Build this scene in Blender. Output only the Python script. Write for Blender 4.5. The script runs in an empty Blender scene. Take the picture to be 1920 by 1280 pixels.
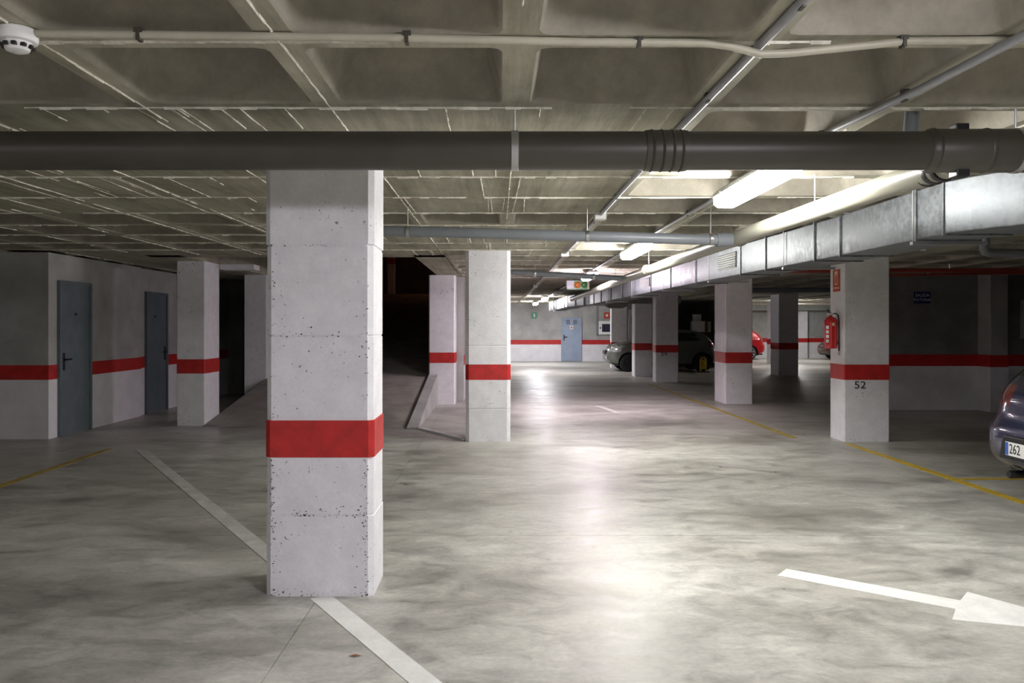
import bpy, bmesh, math, random
from mathutils import Vector, Matrix
random.seed(7)
D = bpy.data
SC = bpy.context.scene
COL = SC.collection
PI = math.pi

# ------------------------------------------------------------------ camera
cam = D.cameras.new('camera'); cam.sensor_width = 36.0; cam.lens = 1500 / 1920 * 36
cam.shift_x = (960 - 935) / 1920; cam.shift_y = -(640 - 612) / 1920
cam.clip_start = 0.05; cam.clip_end = 200
co = D.objects.new('camera', cam); COL.objects.link(co)
co.location = (0, 0, 1.5); co.rotation_euler = (PI / 2, 0, 0)
SC.camera = co
# ------------------------------------------------------------------ world and exposure
w = D.worlds.new('world'); SC.world = w; w.use_nodes = True
w.node_tree.nodes['Background'].inputs[0].default_value = (0.5, 0.5, 0.55, 1)
w.node_tree.nodes['Background'].inputs[1].default_value = 0.0
SC.view_settings.view_transform = 'Standard'; SC.view_settings.look = 'None'
SC.view_settings.exposure = 1.97
SC.cycles.diffuse_bounces = 8; SC.cycles.max_bounces = 12; SC.view_settings.gamma = 1.0
SC.view_settings.use_curve_mapping = False
LAMP = 30.0          # luminous strength of a fluorescent diffuser
# lamp rows: (x, y, colour, strength factor); the built luminaires give the light
LAMPS = [
    (1.64, 0.95, (0.96, 0.935, 1.0), 1.25), (1.62, 5.1, (1.0, 0.985, 0.95), 0.95),
    (1.63, 9.55, (1.0, 0.985, 0.95), 0.95), (1.62, 14.3, (1.0, 0.85, 0.96), 1.15),
    (1.60, 21.6, (1.0, 0.97, 0.95), 0.0), (1.50, 26.0, (1.0, 0.95, 1.0), 1.2),
    (1.45, 31.5, (0.95, 0.94, 1.0), 1.5), (1.64, -3.1, (0.97, 0.94, 1.0), 0.6),  # last entry: unseen fill added behind the camera
    (-4.1, 0.2, (0.97, 0.94, 1.0), 0.30), (-4.1, -4.2, (0.97, 0.94, 1.0), 0.6), (10.75, 30.0, (1.0, 0.97, 0.97), 0.8), (12.7, 35.0, (1.0, 0.98, 0.96), 0.9),  # unseen fill added on the left and in the far right bay
]
CZ = 2.49            # ceiling underside

# ------------------------------------------------------------------ materials
def nn(nt, t, **kw):
    n = nt.nodes.new(t)
    for k, v in kw.items(): setattr(n, k, v)
    return n
def mk(name, col, rough=0.6, metal=0.0, var=0.12, scale=3.0, col2=None, bump=0.0, bscale=60.0,
       rvar=0.0, detail=6.0, stretch=(1, 1, 1), coat=0.0, spec=0.5, pits=0.0, pitscale=45.0, fine=0.0):
    m = D.materials.new(name); m.use_nodes = True
    nt = m.node_tree; b = nt.nodes['Principled BSDF']; L = nt.links
    b.inputs['Roughness'].default_value = rough; b.inputs['Metallic'].default_value = metal
    b.inputs['Coat Weight'].default_value = coat; b.inputs['Coat Roughness'].default_value = 0.05
    b.inputs['Specular IOR Level'].default_value = spec
    geo = nn(nt, 'ShaderNodeNewGeometry')
    mp = nn(nt, 'ShaderNodeMapping'); mp.inputs['Scale'].default_value = stretch
    L.new(geo.outputs['Position'], mp.inputs['Vector'])
    nz = nn(nt, 'ShaderNodeTexNoise'); nz.inputs['Scale'].default_value = scale
    nz.inputs['Detail'].default_value = detail; nz.inputs['Roughness'].default_value = 0.62
    L.new(mp.outputs[0], nz.inputs['Vector'])
    cr = nn(nt, 'ShaderNodeValToRGB')
    c1 = tuple(c * (1 - var) for c in col) if col2 is None else col2
    c2 = tuple(min(1, c * (1 + var)) for c in col)
    cr.color_ramp.elements[0].position = 0.36; cr.color_ramp.elements[0].color = (*c1, 1)
    cr.color_ramp.elements[1].position = 0.64; cr.color_ramp.elements[1].color = (*c2, 1)
    L.new(nz.outputs['Fac'], cr.inputs['Fac'])
    out = cr.outputs['Color']
    if fine > 0:
        n3 = nn(nt, 'ShaderNodeTexNoise'); n3.inputs['Scale'].default_value = 38; n3.inputs['Detail'].default_value = 5
        n3.inputs['Roughness'].default_value = 0.75
        L.new(mp.outputs[0], n3.inputs['Vector'])
        mr = nn(nt, 'ShaderNodeMapRange'); mr.inputs['From Min'].default_value = 0.3; mr.inputs['From Max'].default_value = 0.7
        mr.inputs['To Min'].default_value = 1 - fine; mr.inputs['To Max'].default_value = 1 + fine
        L.new(n3.outputs['Fac'], mr.inputs['Value'])
        mx = nn(nt, 'ShaderNodeMix', data_type='RGBA', blend_type='MULTIPLY'); mx.inputs['Factor'].default_value = 1
        L.new(out, mx.inputs['A']); L.new(mr.outputs[0], mx.inputs['B']); out = mx.outputs['Result']
    if pits > 0:
        v = nn(nt, 'ShaderNodeTexNoise'); v.inputs['Scale'].default_value = pitscale; v.inputs['Detail'].default_value = 3
        L.new(geo.outputs['Position'], v.inputs['Vector'])
        v2 = nn(nt, 'ShaderNodeTexNoise'); v2.inputs['Scale'].default_value = 4; v2.inputs['Detail'].default_value = 2
        L.new(geo.outputs['Position'], v2.inputs['Vector'])
        ad = nn(nt, 'ShaderNodeMath', operation='ADD'); L.new(v.outputs['Fac'], ad.inputs[0])
        mu = nn(nt, 'ShaderNodeMath', operation='MULTIPLY'); mu.inputs[1].default_value = 0.35
        L.new(v2.outputs['Fac'], mu.inputs[0]); L.new(mu.outputs[0], ad.inputs[1])
        r2 = nn(nt, 'ShaderNodeValToRGB'); r2.color_ramp.elements[0].position = 0.885; r2.color_ramp.elements[0].color = (0, 0, 0, 1)
        r2.color_ramp.elements[1].position = 0.91; r2.color_ramp.elements[1].color = (1, 1, 1, 1)
        L.new(ad.outputs[0], r2.inputs['Fac'])
        mf = nn(nt, 'ShaderNodeMath', operation='MULTIPLY'); mf.inputs[1].default_value = pits
        L.new(r2.outputs['Color'], mf.inputs[0])
        mx2 = nn(nt, 'ShaderNodeMix', data_type='RGBA'); L.new(mf.outputs[0], mx2.inputs['Factor'])
        L.new(out, mx2.inputs['A']); mx2.inputs['B'].default_value = (0.10, 0.09, 0.09, 1); out = mx2.outputs['Result']
    L.new(out, b.inputs['Base Color'])
    if rvar > 0:
        mr = nn(nt, 'ShaderNodeMapRange'); mr.inputs['To Min'].default_value = max(0.03, rough - rvar)
        mr.inputs['To Max'].default_value = min(1, rough + rvar)
        mr.inputs['From Min'].default_value = 0.3; mr.inputs['From Max'].default_value = 0.7
        L.new(nz.outputs['Fac'], mr.inputs['Value']); L.new(mr.outputs[0], b.inputs['Roughness'])
    if bump > 0:
        n2 = nn(nt, 'ShaderNodeTexNoise'); n2.inputs['Scale'].default_value = bscale; n2.inputs['Detail'].default_value = 4
        L.new(mp.outputs[0], n2.inputs['Vector'])
        bp = nn(nt, 'ShaderNodeBump'); bp.inputs['Strength'].default_value = bump; bp.inputs['Distance'].default_value = 0.01
        L.new(n2.outputs['Fac'], bp.inputs['Height']); L.new(bp.outputs[0], b.inputs['Normal'])
    return m
def emis(name, col, s, base=(0.8, 0.8, 0.8)):
    m = D.materials.new(name); m.use_nodes = True; b = m.node_tree.nodes['Principled BSDF']
    b.inputs['Base Color'].default_value = (*base, 1); b.inputs['Emission Color'].default_value = (*col, 1)
    b.inputs['Emission Strength'].default_value = s; b.inputs['Roughness'].default_value = 0.4
    return m

def floor_mat():
    m = D.materials.new('polished_concrete'); m.use_nodes = True
    nt = m.node_tree; b = nt.nodes['Principled BSDF']; L = nt.links
    geo = nn(nt, 'ShaderNodeNewGeometry')
    def noise(scale, detail, rough, st=(1, 1, 1), dist=0.0):
        mp = nn(nt, 'ShaderNodeMapping'); mp.inputs['Scale'].default_value = st
        L.new(geo.outputs['Position'], mp.inputs['Vector'])
        n = nn(nt, 'ShaderNodeTexNoise'); n.inputs['Scale'].default_value = scale; n.inputs['Detail'].default_value = detail
        n.inputs['Roughness'].default_value = rough; n.inputs['Distortion'].default_value = dist
        L.new(mp.outputs[0], n.inputs['Vector']); return n.outputs['Fac']
    def ramp(f, stops):
        r = nn(nt, 'ShaderNodeValToRGB'); e = r.color_ramp.elements
        e[0].position, e[0].color = stops[0][0], (*stops[0][1], 1)
        e[1].position, e[1].color = stops[-1][0], (*stops[-1][1], 1)
        for p, c in stops[1:-1]:
            q = e.new(p); q.color = (*c, 1)
        L.new(f, r.inputs['Fac']); return r.outputs['Color']
    def mixc(a, bb, f, mode='MULTIPLY'):
        x = nn(nt, 'ShaderNodeMix', data_type='RGBA', blend_type=mode); x.inputs['Factor'].default_value = f
        L.new(a, x.inputs['A']); L.new(bb, x.inputs['B']); return x.outputs['Result']
    big = noise(0.55, 5, 0.55, (0.8, 1.1, 1), 0.4)
    c = ramp(big, [(0.25, (0.36, 0.345, 0.305)), (0.45, (0.46, 0.45, 0.41)), (0.75, (0.60, 0.59, 0.55))])
    stain = noise(0.9, 9, 0.60, (0.75, 1.35, 1), 0.7)
    c = mixc(c, ramp(stain, [(0.26, (0.40, 0.39, 0.38)), (0.40, (0.72, 0.71, 0.70)), (0.53, (1.0, 1.0, 1.0)), (0.75, (1.08, 1.08, 1.07))]), 0.85)
    med = noise(4.5, 10, 0.68, (0.8, 1.3, 1), 0.9)
    c = mixc(c, ramp(med, [(0.27, (0.50, 0.495, 0.49)), (0.5, (0.96, 0.96, 0.955)), (0.73, (1.28, 1.28, 1.27))]), 0.95)
    fin = noise(30, 8, 0.75, (0.9, 1.2, 1), 0.4)
    c = mixc(c, ramp(fin, [(0.22, (0.62, 0.62, 0.62)), (0.78, (1.3, 1.3, 1.29))]), 0.6)
    L.new(c, b.inputs['Base Color'])
    rr = nn(nt, 'ShaderNodeMapRange'); rr.inputs['From Min'].default_value = 0.3; rr.inputs['From Max'].default_value = 0.7
    rr.inputs['To Min'].default_value = 0.27; rr.inputs['To Max'].default_value = 0.55
    L.new(med, rr.inputs['Value']); L.new(rr.outputs[0], b.inputs['Roughness'])
    bp = nn(nt, 'ShaderNodeBump'); bp.inputs['Strength'].default_value = 0.05; bp.inputs['Distance'].default_value = 0.01
    L.new(fin, bp.inputs['Height']); L.new(bp.outputs[0], b.inputs['Normal'])
    b.inputs['Specular IOR Level'].default_value = 0.38
    return m

def plank_mat():
    # board-marked concrete: long boards along Y with their own tone
    m = D.materials.new('board_marked_concrete'); m.use_nodes = True
    nt = m.node_tree; b = nt.nodes['Principled BSDF']; L = nt.links
    geo = nn(nt, 'ShaderNodeNewGeometry')
    mp = nn(nt, 'ShaderNodeMapping'); mp.inputs['Scale'].default_value = (7.5, 0.55, 1)
    L.new(geo.outputs['Position'], mp.inputs['Vector'])
    n1 = nn(nt, 'ShaderNodeTexNoise'); n1.inputs['Scale'].default_value = 1.0; n1.inputs['Detail'].default_value = 7; n1.inputs['Roughness'].default_value = 0.7
    L.new(mp.outputs[0], n1.inputs['Vector'])
    n2 = nn(nt, 'ShaderNodeTexNoise'); n2.inputs['Scale'].default_value = 1.6; n2.inputs['Detail'].default_value = 8; n2.inputs['Roughness'].default_value = 0.7
    L.new(geo.outputs['Position'], n2.inputs['Vector'])
    r = nn(nt, 'ShaderNodeValToRGB'); e = r.color_ramp.elements
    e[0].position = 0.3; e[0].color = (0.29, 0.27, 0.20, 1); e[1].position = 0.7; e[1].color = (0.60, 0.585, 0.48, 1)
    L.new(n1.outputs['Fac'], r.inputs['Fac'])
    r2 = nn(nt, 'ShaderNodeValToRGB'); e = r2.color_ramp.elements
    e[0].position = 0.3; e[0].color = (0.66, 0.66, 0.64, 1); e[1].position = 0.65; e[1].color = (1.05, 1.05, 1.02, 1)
    L.new(n2.outputs['Fac'], r2.inputs['Fac'])
    mx = nn(nt, 'ShaderNodeMix', data_type='RGBA', blend_type='MULTIPLY'); mx.inputs['Factor'].default_value = 1
    L.new(r.outputs[0], mx.inputs['A']); L.new(r2.outputs[0], mx.inputs['B'])
    L.new(mx.outputs['Result'], b.inputs['Base Color']); b.inputs['Roughness'].default_value = 0.85
    bp = nn(nt, 'ShaderNodeBump'); bp.inputs['Strength'].default_value = 0.5; bp.inputs['Distance'].default_value = 0.012
    L.new(n1.outputs['Fac'], bp.inputs['Height']); L.new(bp.outputs[0], b.inputs['Normal'])
    return m

M = {}
M['floor'] = floor_mat()
M['joint'] = mk('joint_filler', (0.10, 0.095, 0.085), 0.9)
M['ceil'] = plank_mat()
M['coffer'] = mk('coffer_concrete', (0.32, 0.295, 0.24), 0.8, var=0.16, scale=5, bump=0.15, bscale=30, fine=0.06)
M['seam'] = mk('seam_concrete', (0.74, 0.72, 0.62), 0.85, var=0.2, scale=20)
M['pillar'] = mk('white_pillar_paint', (0.80, 0.79, 0.83), 0.62, var=0.05, scale=7, bump=0.18, bscale=55, pits=0.75, fine=0.04)
M['red'] = mk('red_band_paint', (0.50, 0.022, 0.020), 0.45, var=0.16, scale=9, bump=0.12, bscale=50)
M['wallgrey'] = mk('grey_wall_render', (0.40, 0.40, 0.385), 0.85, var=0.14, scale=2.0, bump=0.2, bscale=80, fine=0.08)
M['walldark'] = mk('dark_shaded_render', (0.22, 0.22, 0.205), 0.85, var=0.16, scale=2.0, bump=0.2, bscale=80, fine=0.08)  # darker copy of the grey render; shade of dim walls put into the colour
M['wallwhite'] = mk('white_dado_paint', (0.80, 0.79, 0.82), 0.6, var=0.06, scale=3, bump=0.12, bscale=60, fine=0.04)
M['door'] = mk('grey_door_paint', (0.135, 0.165, 0.185), 0.42, var=0.12, scale=4)
M['doorblue'] = mk('blue_grey_door_paint', (0.33, 0.40, 0.52), 0.42, var=0.07, scale=4)
M['doorwhite'] = mk('pale_door_paint', (0.70, 0.70, 0.78), 0.42, var=0.05, scale=4)
M['black'] = mk('black_plastic', (0.012, 0.012, 0.013), 0.45, var=0.1)
M['rubber'] = mk('tyre_rubber', (0.016, 0.016, 0.016), 0.75, var=0.2, scale=20)
M['pipe'] = mk('grey_brown_pvc', (0.058, 0.051, 0.040), 0.42, var=0.10, scale=2.5)
M['pipegrey'] = mk('blue_grey_pvc', (0.20, 0.215, 0.24), 0.4, var=0.08, scale=3)
M['pipecream'] = mk('cream_pvc', (0.33, 0.325, 0.26), 0.38, var=0.06, scale=3)
M['conduit'] = mk('grey_conduit', (0.36, 0.37, 0.39), 0.38, var=0.1, scale=6)
M['conduitb'] = mk('cream_conduit', (0.42, 0.40, 0.31), 0.45, var=0.1, scale=6)
M['galv'] = mk('galvanised_sheet', (0.155, 0.168, 0.178), 0.46, 0.45, var=0.34, scale=22, rvar=0.10, detail=3, bump=0.12, bscale=18)
M['steel'] = mk('zinc_steel', (0.5, 0.5, 0.5), 0.35, 0.9, var=0.1)
M['white'] = mk('white_plastic', (0.82, 0.82, 0.80), 0.4, var=0.03)
M['yellow'] = mk('yellow_line_paint', (0.58, 0.40, 0.04), 0.5, var=0.22, scale=9, fine=0.2)
M['yellowold'] = mk('faded_yellow_paint', (0.42, 0.31, 0.06), 0.5, var=0.3, scale=7, fine=0.25)
M['wline'] = mk('white_line_paint', (0.80, 0.80, 0.77), 0.42, var=0.07, scale=6, fine=0.06)
M['wlineold'] = mk('worn_white_line_paint', (0.60, 0.60, 0.57), 0.45, var=0.15, scale=6, fine=0.12)
M['extred'] = mk('extinguisher_red', (0.66, 0.02, 0.022), 0.22, var=0.04, coat=0.5)
M['signred'] = mk('sign_red', (0.52, 0.055, 0.02), 0.4, var=0.05)
M['cream'] = mk('sign_cream', (0.80, 0.72, 0.48), 0.4, var=0.03)
M['signblue'] = mk('sign_blue', (0.010, 0.018, 0.13), 0.35, var=0.05)
M['signgreen'] = mk('sign_green', (0.02, 0.22, 0.10), 0.4, var=0.05)
M['textwhite'] = mk('lettering_white', (0.75, 0.77, 0.82), 0.5, var=0.02)
M['textblack'] = mk('lettering_black', (0.02, 0.02, 0.02), 0.6, var=0.02)
M['sprinkler'] = mk('red_oxide_pipe', (0.30, 0.05, 0.03), 0.5, var=0.15)
M['glass'] = mk('dark_car_glass', (0.012, 0.015, 0.016), 0.06, var=0.02, coat=0.3)
M['cabglass'] = mk('cabinet_glass', (0.03, 0.03, 0.06), 0.12, var=0.02)
M['rim'] = mk('alloy_rim', (0.55, 0.56, 0.58), 0.3, 0.8, var=0.05)
M['rimdark'] = mk('dark_rim', (0.03, 0.03, 0.03), 0.4, 0.5, var=0.05)
M['lampred'] = mk('tail_lamp_red', (0.17, 0.022, 0.022), 0.12, var=0.1, scale=14, coat=0.8)
M['lampclear'] = mk('head_lamp_clear', (0.62, 0.64, 0.66), 0.08, 0.6, var=0.1, coat=0.8)
M['paintblue'] = mk('dark_blue_car_paint', (0.015, 0.019, 0.062), 0.26, 0.2, var=0.05, coat=0.8)
M['paintgrey'] = mk('grey_green_car_paint', (0.13, 0.145, 0.12), 0.28, 0.5, var=0.04, coat=0.8)
M['paintred'] = mk('red_car_paint', (0.32, 0.009, 0.014), 0.28, 0.1, var=0.04, coat=0.8)
M['paintmaroon'] = mk('maroon_car_paint', (0.05, 0.018, 0.016), 0.3, 0.2, var=0.04, coat=0.8)
M['card'] = mk('pale_carton', (0.88, 0.87, 0.88), 0.7, var=0.05)
M['cardb'] = mk('beige_carton', (0.62, 0.55, 0.44), 0.7, var=0.05)
M['lamp_off'] = mk('unlit_diffuser', (0.72, 0.74, 0.70), 0.35, var=0.03)
M['rampc'] = mk('ramp_concrete', (0.30, 0.28, 0.25), 0.75, var=0.2, scale=2.2, bump=0.3, bscale=40, fine=0.15)
M['orange'] = mk('signal_orange', (0.65, 0.20, 0.03), 0.3, var=0.05)
M['signalgreen'] = mk('signal_green', (0.02, 0.16, 0.03), 0.3, var=0.05)
M['beige'] = mk('signal_beige', (0.5, 0.42, 0.28), 0.5, var=0.05)
M['leaf'] = mk('dry_leaf', (0.34, 0.14, 0.07), 0.8, var=0.2)

# ------------------------------------------------------------------ mesh helpers
class MB:
    def __init__(s): s.v = []; s.f = []
    def add(s, vs, fs):
        o = len(s.v); s.v += [tuple(v) for v in vs]; s.f += [tuple(i + o for i in f) for f in fs]; return s
    def box(s, x0, x1, y0, y1, z0, z1):
        return s.add([(x0, y0, z0), (x1, y0, z0), (x1, y1, z0), (x0, y1, z0), (x0, y0, z1), (x1, y0, z1), (x1, y1, z1), (x0, y1, z1)],
                     [(0, 3, 2, 1), (4, 5, 6, 7), (0, 1, 5, 4), (1, 2, 6, 5), (2, 3, 7, 6), (3, 0, 4, 7)])
    def prism(s, pts, d):       # pts: planar polygon of 3-D points, extruded by vector d
        n = len(pts); d = Vector(d); a = [Vector(p) for p in pts]
        return s.add(a + [p + d for p in a], [tuple(range(n - 1, -1, -1)), tuple(range(n, 2 * n))] +
                     [(i, (i + 1) % n, n + (i + 1) % n, n + i) for i in range(n)])
    def loft(s, rings, closed=True, caps=True):
        n = len(rings[0]); vs = [p for r in rings for p in r]; fs = []
        for j in range(len(rings) - 1):
            for i in range(n if closed else n - 1):
                k = (i + 1) % n; fs.append((j * n + i, j * n + k, (j + 1) * n + k, (j + 1) * n + i))
        if caps: fs += [tuple(range(n - 1, -1, -1)), tuple(range((len(rings) - 1) * n, len(rings) * n))]
        return s.add(vs, fs)
    def tube(s, pts, r, seg=14, caps=True):
        pts = [Vector(p) for p in pts]; rings = []; up = Vector((0, 0, 1)); ref = None
        for i, p in enumerate(pts):
            a = (pts[min(i + 1, len(pts) - 1)] - pts[max(i - 1, 0)]).normalized()
            if ref is None: ref = a.orthogonal().normalized() if abs(a.z) > 0.9 else a.cross(up).normalized()
            u = (ref - a * ref.dot(a)).normalized(); ref = u; v = a.cross(u)
            rr = r[i] if isinstance(r, (list, tuple)) else r
            rings.append([p + u * rr * math.cos(t) + v * rr * math.sin(t) for t in [2 * PI * k / seg for k in range(seg)]])
        return s.loft(rings, True, caps)
    def lathe(s, prof, c=(0, 0, 0), axis='z', seg=24):   # prof (radius, height)
        c = Vector(c); rings = []
        for r, h in prof:
            ring = []
            for k in range(seg):
                a = 2 * PI * k / seg; x, y = r * math.cos(a), r * math.sin(a)
                p = {'z': (x, y, h), 'y': (x, h, -y) if False else (x, h, y), 'x': (h, x, y)}[axis]
                ring.append(c + Vector(p))
            rings.append(ring)
        return s.loft(rings, True, True)
    def build(s, name, mat, parent=None, smooth=0, bevel=0.0, bseg=2):
        me = D.meshes.new(name); me.from_pydata(s.v, [], s.f); me.update()
        b = bmesh.new(); b.from_mesh(me); bmesh.ops.recalc_face_normals(b, faces=b.faces); b.to_mesh(me); b.free()
        if isinstance(mat, str): mat = M[mat]
        me.materials.append(mat)
        if smooth:
            me.shade_smooth(); me.set_sharp_from_angle(angle=math.radians(smooth))
        o = D.objects.new(name, me); COL.objects.link(o)
        if parent: o.parent = parent
        if bevel:
            bv = o.modifiers.new('bevel', 'BEVEL'); bv.width = bevel; bv.segments = bseg; bv.limit_method = 'ANGLE'
        return o
def tag(o, label=None, cat=None, group=None, kind=None):
    for k, v in (('label', label), ('category', cat), ('group', group), ('kind', kind)):
        if v: o[k] = v
    return o
def thing(name, label, cat, loc=(0, 0, 0), rz=0.0, group=None, kind=None):
    o = D.objects.new(name, None); COL.objects.link(o); o.empty_display_size = 0.1
    o.location = loc; o.rotation_euler = (0, 0, rz); return tag(o, label, cat, group, kind)
def struct(o, label=None): return tag(o, label, kind='structure')
def text(name, body, size, mat, parent, M4, sx=1.0, ext=0.001, align='CENTER', stencil=0):
    cu = D.curves.new(name, 'FONT'); cu.body = body; cu.size = size; cu.extrude = ext
    cu.align_x = align; cu.align_y = 'CENTER'; cu.resolution_u = 3
    t = D.objects.new(name, cu); COL.objects.link(t)
    dg = bpy.context.evaluated_depsgraph_get(); dg.update()
    me = D.meshes.new_from_object(t.evaluated_get(dg)); D.objects.remove(t); D.curves.remove(cu)
    me.transform(Matrix.Diagonal((sx, 1, 1, 1))); me.transform(M4)
    me.materials.clear(); me.materials.append(M[mat])
    o = D.objects.new(name, me); COL.objects.link(o); o.parent = parent; return o
FRONT = Matrix.Rotation(PI / 2, 4, 'X')                        # reads when looked at along +Y
LEFTF = Matrix.Rotation(-PI / 2, 4, 'Z') @ Matrix.Rotation(PI / 2, 4, 'X')   # on a face that looks to -X

# ------------------------------------------------------------------ the setting: floor
XC = [-12.5, -5.2, -1.0, 4.22, 9.4, 14.6, 20.5]; YC = [-6.5, -1.0, 2.0 - 0.9, 5.75, 10.42, 15.2, 20.1, 25.0, 29.9, 34.8, 39.0]
fb = MB().box(-12.5, 20.5, -6.5, 39.0, -0.30, -0.012)
floor = struct(fb.build('floor', 'joint'))
for i in range(len(XC) - 1):
    for j in range(len(YC) - 1):
        g = 0.0022
        MB().box(XC[i] + g, XC[i + 1] - g, YC[j] + g, YC[j + 1] - g, -0.012, 0).build('floor_slab', 'floor', floor)

# ------------------------------------------------------------------ ceiling: waffle slab
S = 0.8355; GX0 = 0.075; GY0 = 2.78
I0, I1 = -15, 24; J0, J1 = -11, 43
SOLID = [(-5.0, 0.95, 3.6, 7.0), (-1.65, 0.95, 7.7, 12.9), (-6.0, -3.2, 10.2, 13.7), (3.35, 6.0, 8.6, 12.9),
         (3.35, 6.0, 13.6, 17.2), (3.35, 6.0, 20.2, 26.2), (7.5, 10.1, 22.6, 26.2), (-2.5, 0.1, 14.4, 17.1)]
HOLE = (-4.94, -0.75, 11.1, 34.6)
def solid(cx, cy): return any(a < cx < b and c < cy < d for a, b, c, d in SOLID)
def hole(cx, cy): return HOLE[0] < cx < HOLE[1] and HOLE[2] < cy < HOLE[3]
def rsq(h, r, z, k=3):
    out = []
    for q, (sx, sy) in enumerate(((1, 1), (-1, 1), (-1, -1), (1, -1))):
        for t in range(k):
            a = PI / 2 * q + PI / 2 * t / (k - 1)
            out.append((sx * (h - r) + r * math.cos(a), sy * (h - r) + r * math.sin(a), z))
    return out
HO = S / 2 - 0.062
def coffer_rings(): return [rsq(HO, 0.045, 0), rsq(HO - 0.012, 0.05, 0.012), rsq(HO - 0.065, 0.07, 0.235), rsq(HO - 0.105, 0.07, 0.275)]
cb = MB(); cells = []
for i in range(I0, I1):
    for j in range(J0, J1):
        x0, y0 = GX0 + i * S, GY0 + j * S; cx, cy = x0 + S / 2, y0 + S / 2
        if hole(cx, cy): continue
        h = S / 2
        if solid(cx, cy):
            cb.add([(cx - h, cy - h, CZ), (cx + h, cy - h, CZ), (cx + h, cy + h, CZ), (cx - h, cy + h, CZ)], [(0, 1, 2, 3)]); continue
        cells.append((cx, cy))
        r = [(cx + p[0], cy + p[1], CZ) for p in rsq(HO, 0.045, 0)]
        c = [(cx + h, cy + h, CZ), (cx - h, cy + h, CZ), (cx - h, cy - h, CZ), (cx + h, cy - h, CZ)]
        fs = []
        for q in range(4):
            fs += [(12 + q, q * 3, q * 3 + 1), (12 + q, q * 3 + 1, q * 3 + 2), (12 + q, q * 3 + 2, (q * 3 + 3) % 12, 12 + (q + 1) % 4)]
        cb.add(r + c, fs)
# edges of the slab round the ramp opening
cb.box(-4.94, -4.46, 11.14, 34.7, CZ, CZ + 0.45).box(-1.19, -0.75, 11.14, 34.7, CZ, CZ + 0.45).box(-4.94, -0.75, 11.10, 11.42, CZ, CZ + 0.45)
ceiling = struct(cb.build('ceiling', 'ceil'))
def inview(c): return c[1] > 1.6 and -0.66 * c[1] - 0.6 < c[0] < 0.68 * c[1] + 0.6
cells.sort(key=lambda c: (0 if inview(c) else 1, c[1] + abs(c[0]) * 0.3))
cm = None; rest = MB()
for k, (cx, cy) in enumerate(cells):
    if k < 300:
        if cm is None:
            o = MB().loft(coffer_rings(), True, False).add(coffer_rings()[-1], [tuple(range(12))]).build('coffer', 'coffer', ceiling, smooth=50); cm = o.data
        else:
            o = D.objects.new('coffer', cm); COL.objects.link(o); o.parent = ceiling
        o.location = (cx, cy, CZ)
    else:
        rg = [[(p[0] + cx, p[1] + cy, p[2] + CZ) for p in r] for r in coffer_rings()]
        rest.loft(rg, True, False).add(rg[-1], [tuple(range(12))])
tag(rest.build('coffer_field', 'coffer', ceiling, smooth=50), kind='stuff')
# formwork seams: thin irregular fins of set grout hanging off the slab
def seam(p, q, wd=0.006, dr=0.007, keep=0.8):
    mb = MB(); p = Vector(p); q = Vector(q); n = max(2, int((q - p).length / 0.07)); d = (q - p) / n
    sd = Vector((-d.y, d.x, 0)).normalized(); on = True
    for k in range(n):
        if random.random() < 0.16: on = random.random() < keep
        if not on: continue
        a = p + d * k + sd * random.uniform(-.002, .002); b_ = p + d * (k + 1) + sd * random.uniform(-.002, .002)
        w1 = wd * random.uniform(.5, 1.2); h = dr * random.uniform(.4, 1.3)
        mb.add([a - sd * w1, a + sd * w1, b_ + sd * w1, b_ - sd * w1, a - Vector((0, 0, h)), b_ - Vector((0, 0, h))],
               [(0, 4, 5, 3), (1, 2, 5, 4), (0, 1, 4), (3, 5, 2)])
    if mb.f: tag(mb.build('formwork_seam', 'seam', ceiling), kind='stuff')
for i in range(-7, 7):
    x = GX0 + i * S
    seam((x, 1.9, CZ), (x, 11.0 if -4.94 < x < -0.75 else 16, CZ), 0.0045, 0.007, 0.7)
for j in range(-1, 17):
    y = GY0 + j * S
    if y < 11.1: seam((-6, y, CZ), (5.5, y, CZ), 0.009, 0.010, 0.85)
    else: seam((-0.7, y, CZ), (5.5, y, CZ), 0.009, 0.010, 0.85)
for k in range(70):
    x = random.uniform(-4.6, 0.85); j = random.choice([1, 2, 3, 4]); y = GY0 + j * S
    seam((x, y, CZ), (x + random.uniform(-.02, .02), y + S, CZ), 0.004, 0.005, 0.6)
for k in range(24):
    x = random.uniform(-1.5, 0.85); j = random.choice([6, 7, 8, 9]); y = GY0 + j * S
    seam((x, y, CZ), (x, y + S, CZ), 0.005, 0.006, 0.6)

# ------------------------------------------------------------------ walls
def wall(name, x0, x1, y0, y1, face, zt=CZ, band=None, mat='wallgrey', gaps=(), z0=0.0, dado='wallwhite'):
    """face: '-y' or '+x' or '-x' tells where the dado and the red band go; gaps = spans (along the face) left for doors"""
    w_ = struct(MB().box(x0, x1, y0, y1, z0, zt).build(name, mat))
    if band:
        a, b_ = (x0, x1) if face == '-y' else (y0, y1); cuts = []; p = a
        for g0, g1 in sorted(gaps): cuts.append((p, g0)); p = g1
        cuts.append((p, b_)); e = 0.004
        for c0, c1 in cuts:
            if c1 - c0 < 0.01: continue
            for nm, za, zb, mt, ee in (('white_dado', 0, band[0], dado, e), ('red_band', band[0], band[1], 'red', e + 0.001)):
                if face == '-y': MB().box(c0, c1, y0 - ee, y0, za, zb).build(nm, mt, w_)
                elif face == '+x': MB().box(x1, x1 + ee, c0, c1, za, zb).build(nm, mt, w_)
                else: MB().box(x0 - ee, x0, c0, c1, za, zb).build(nm, mt, w_)
    return w_
wlf = wall('wall_left_front', -12.4, -6.0, 10.66, 10.87, '-y', band=(0.79, 0.985))
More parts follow.
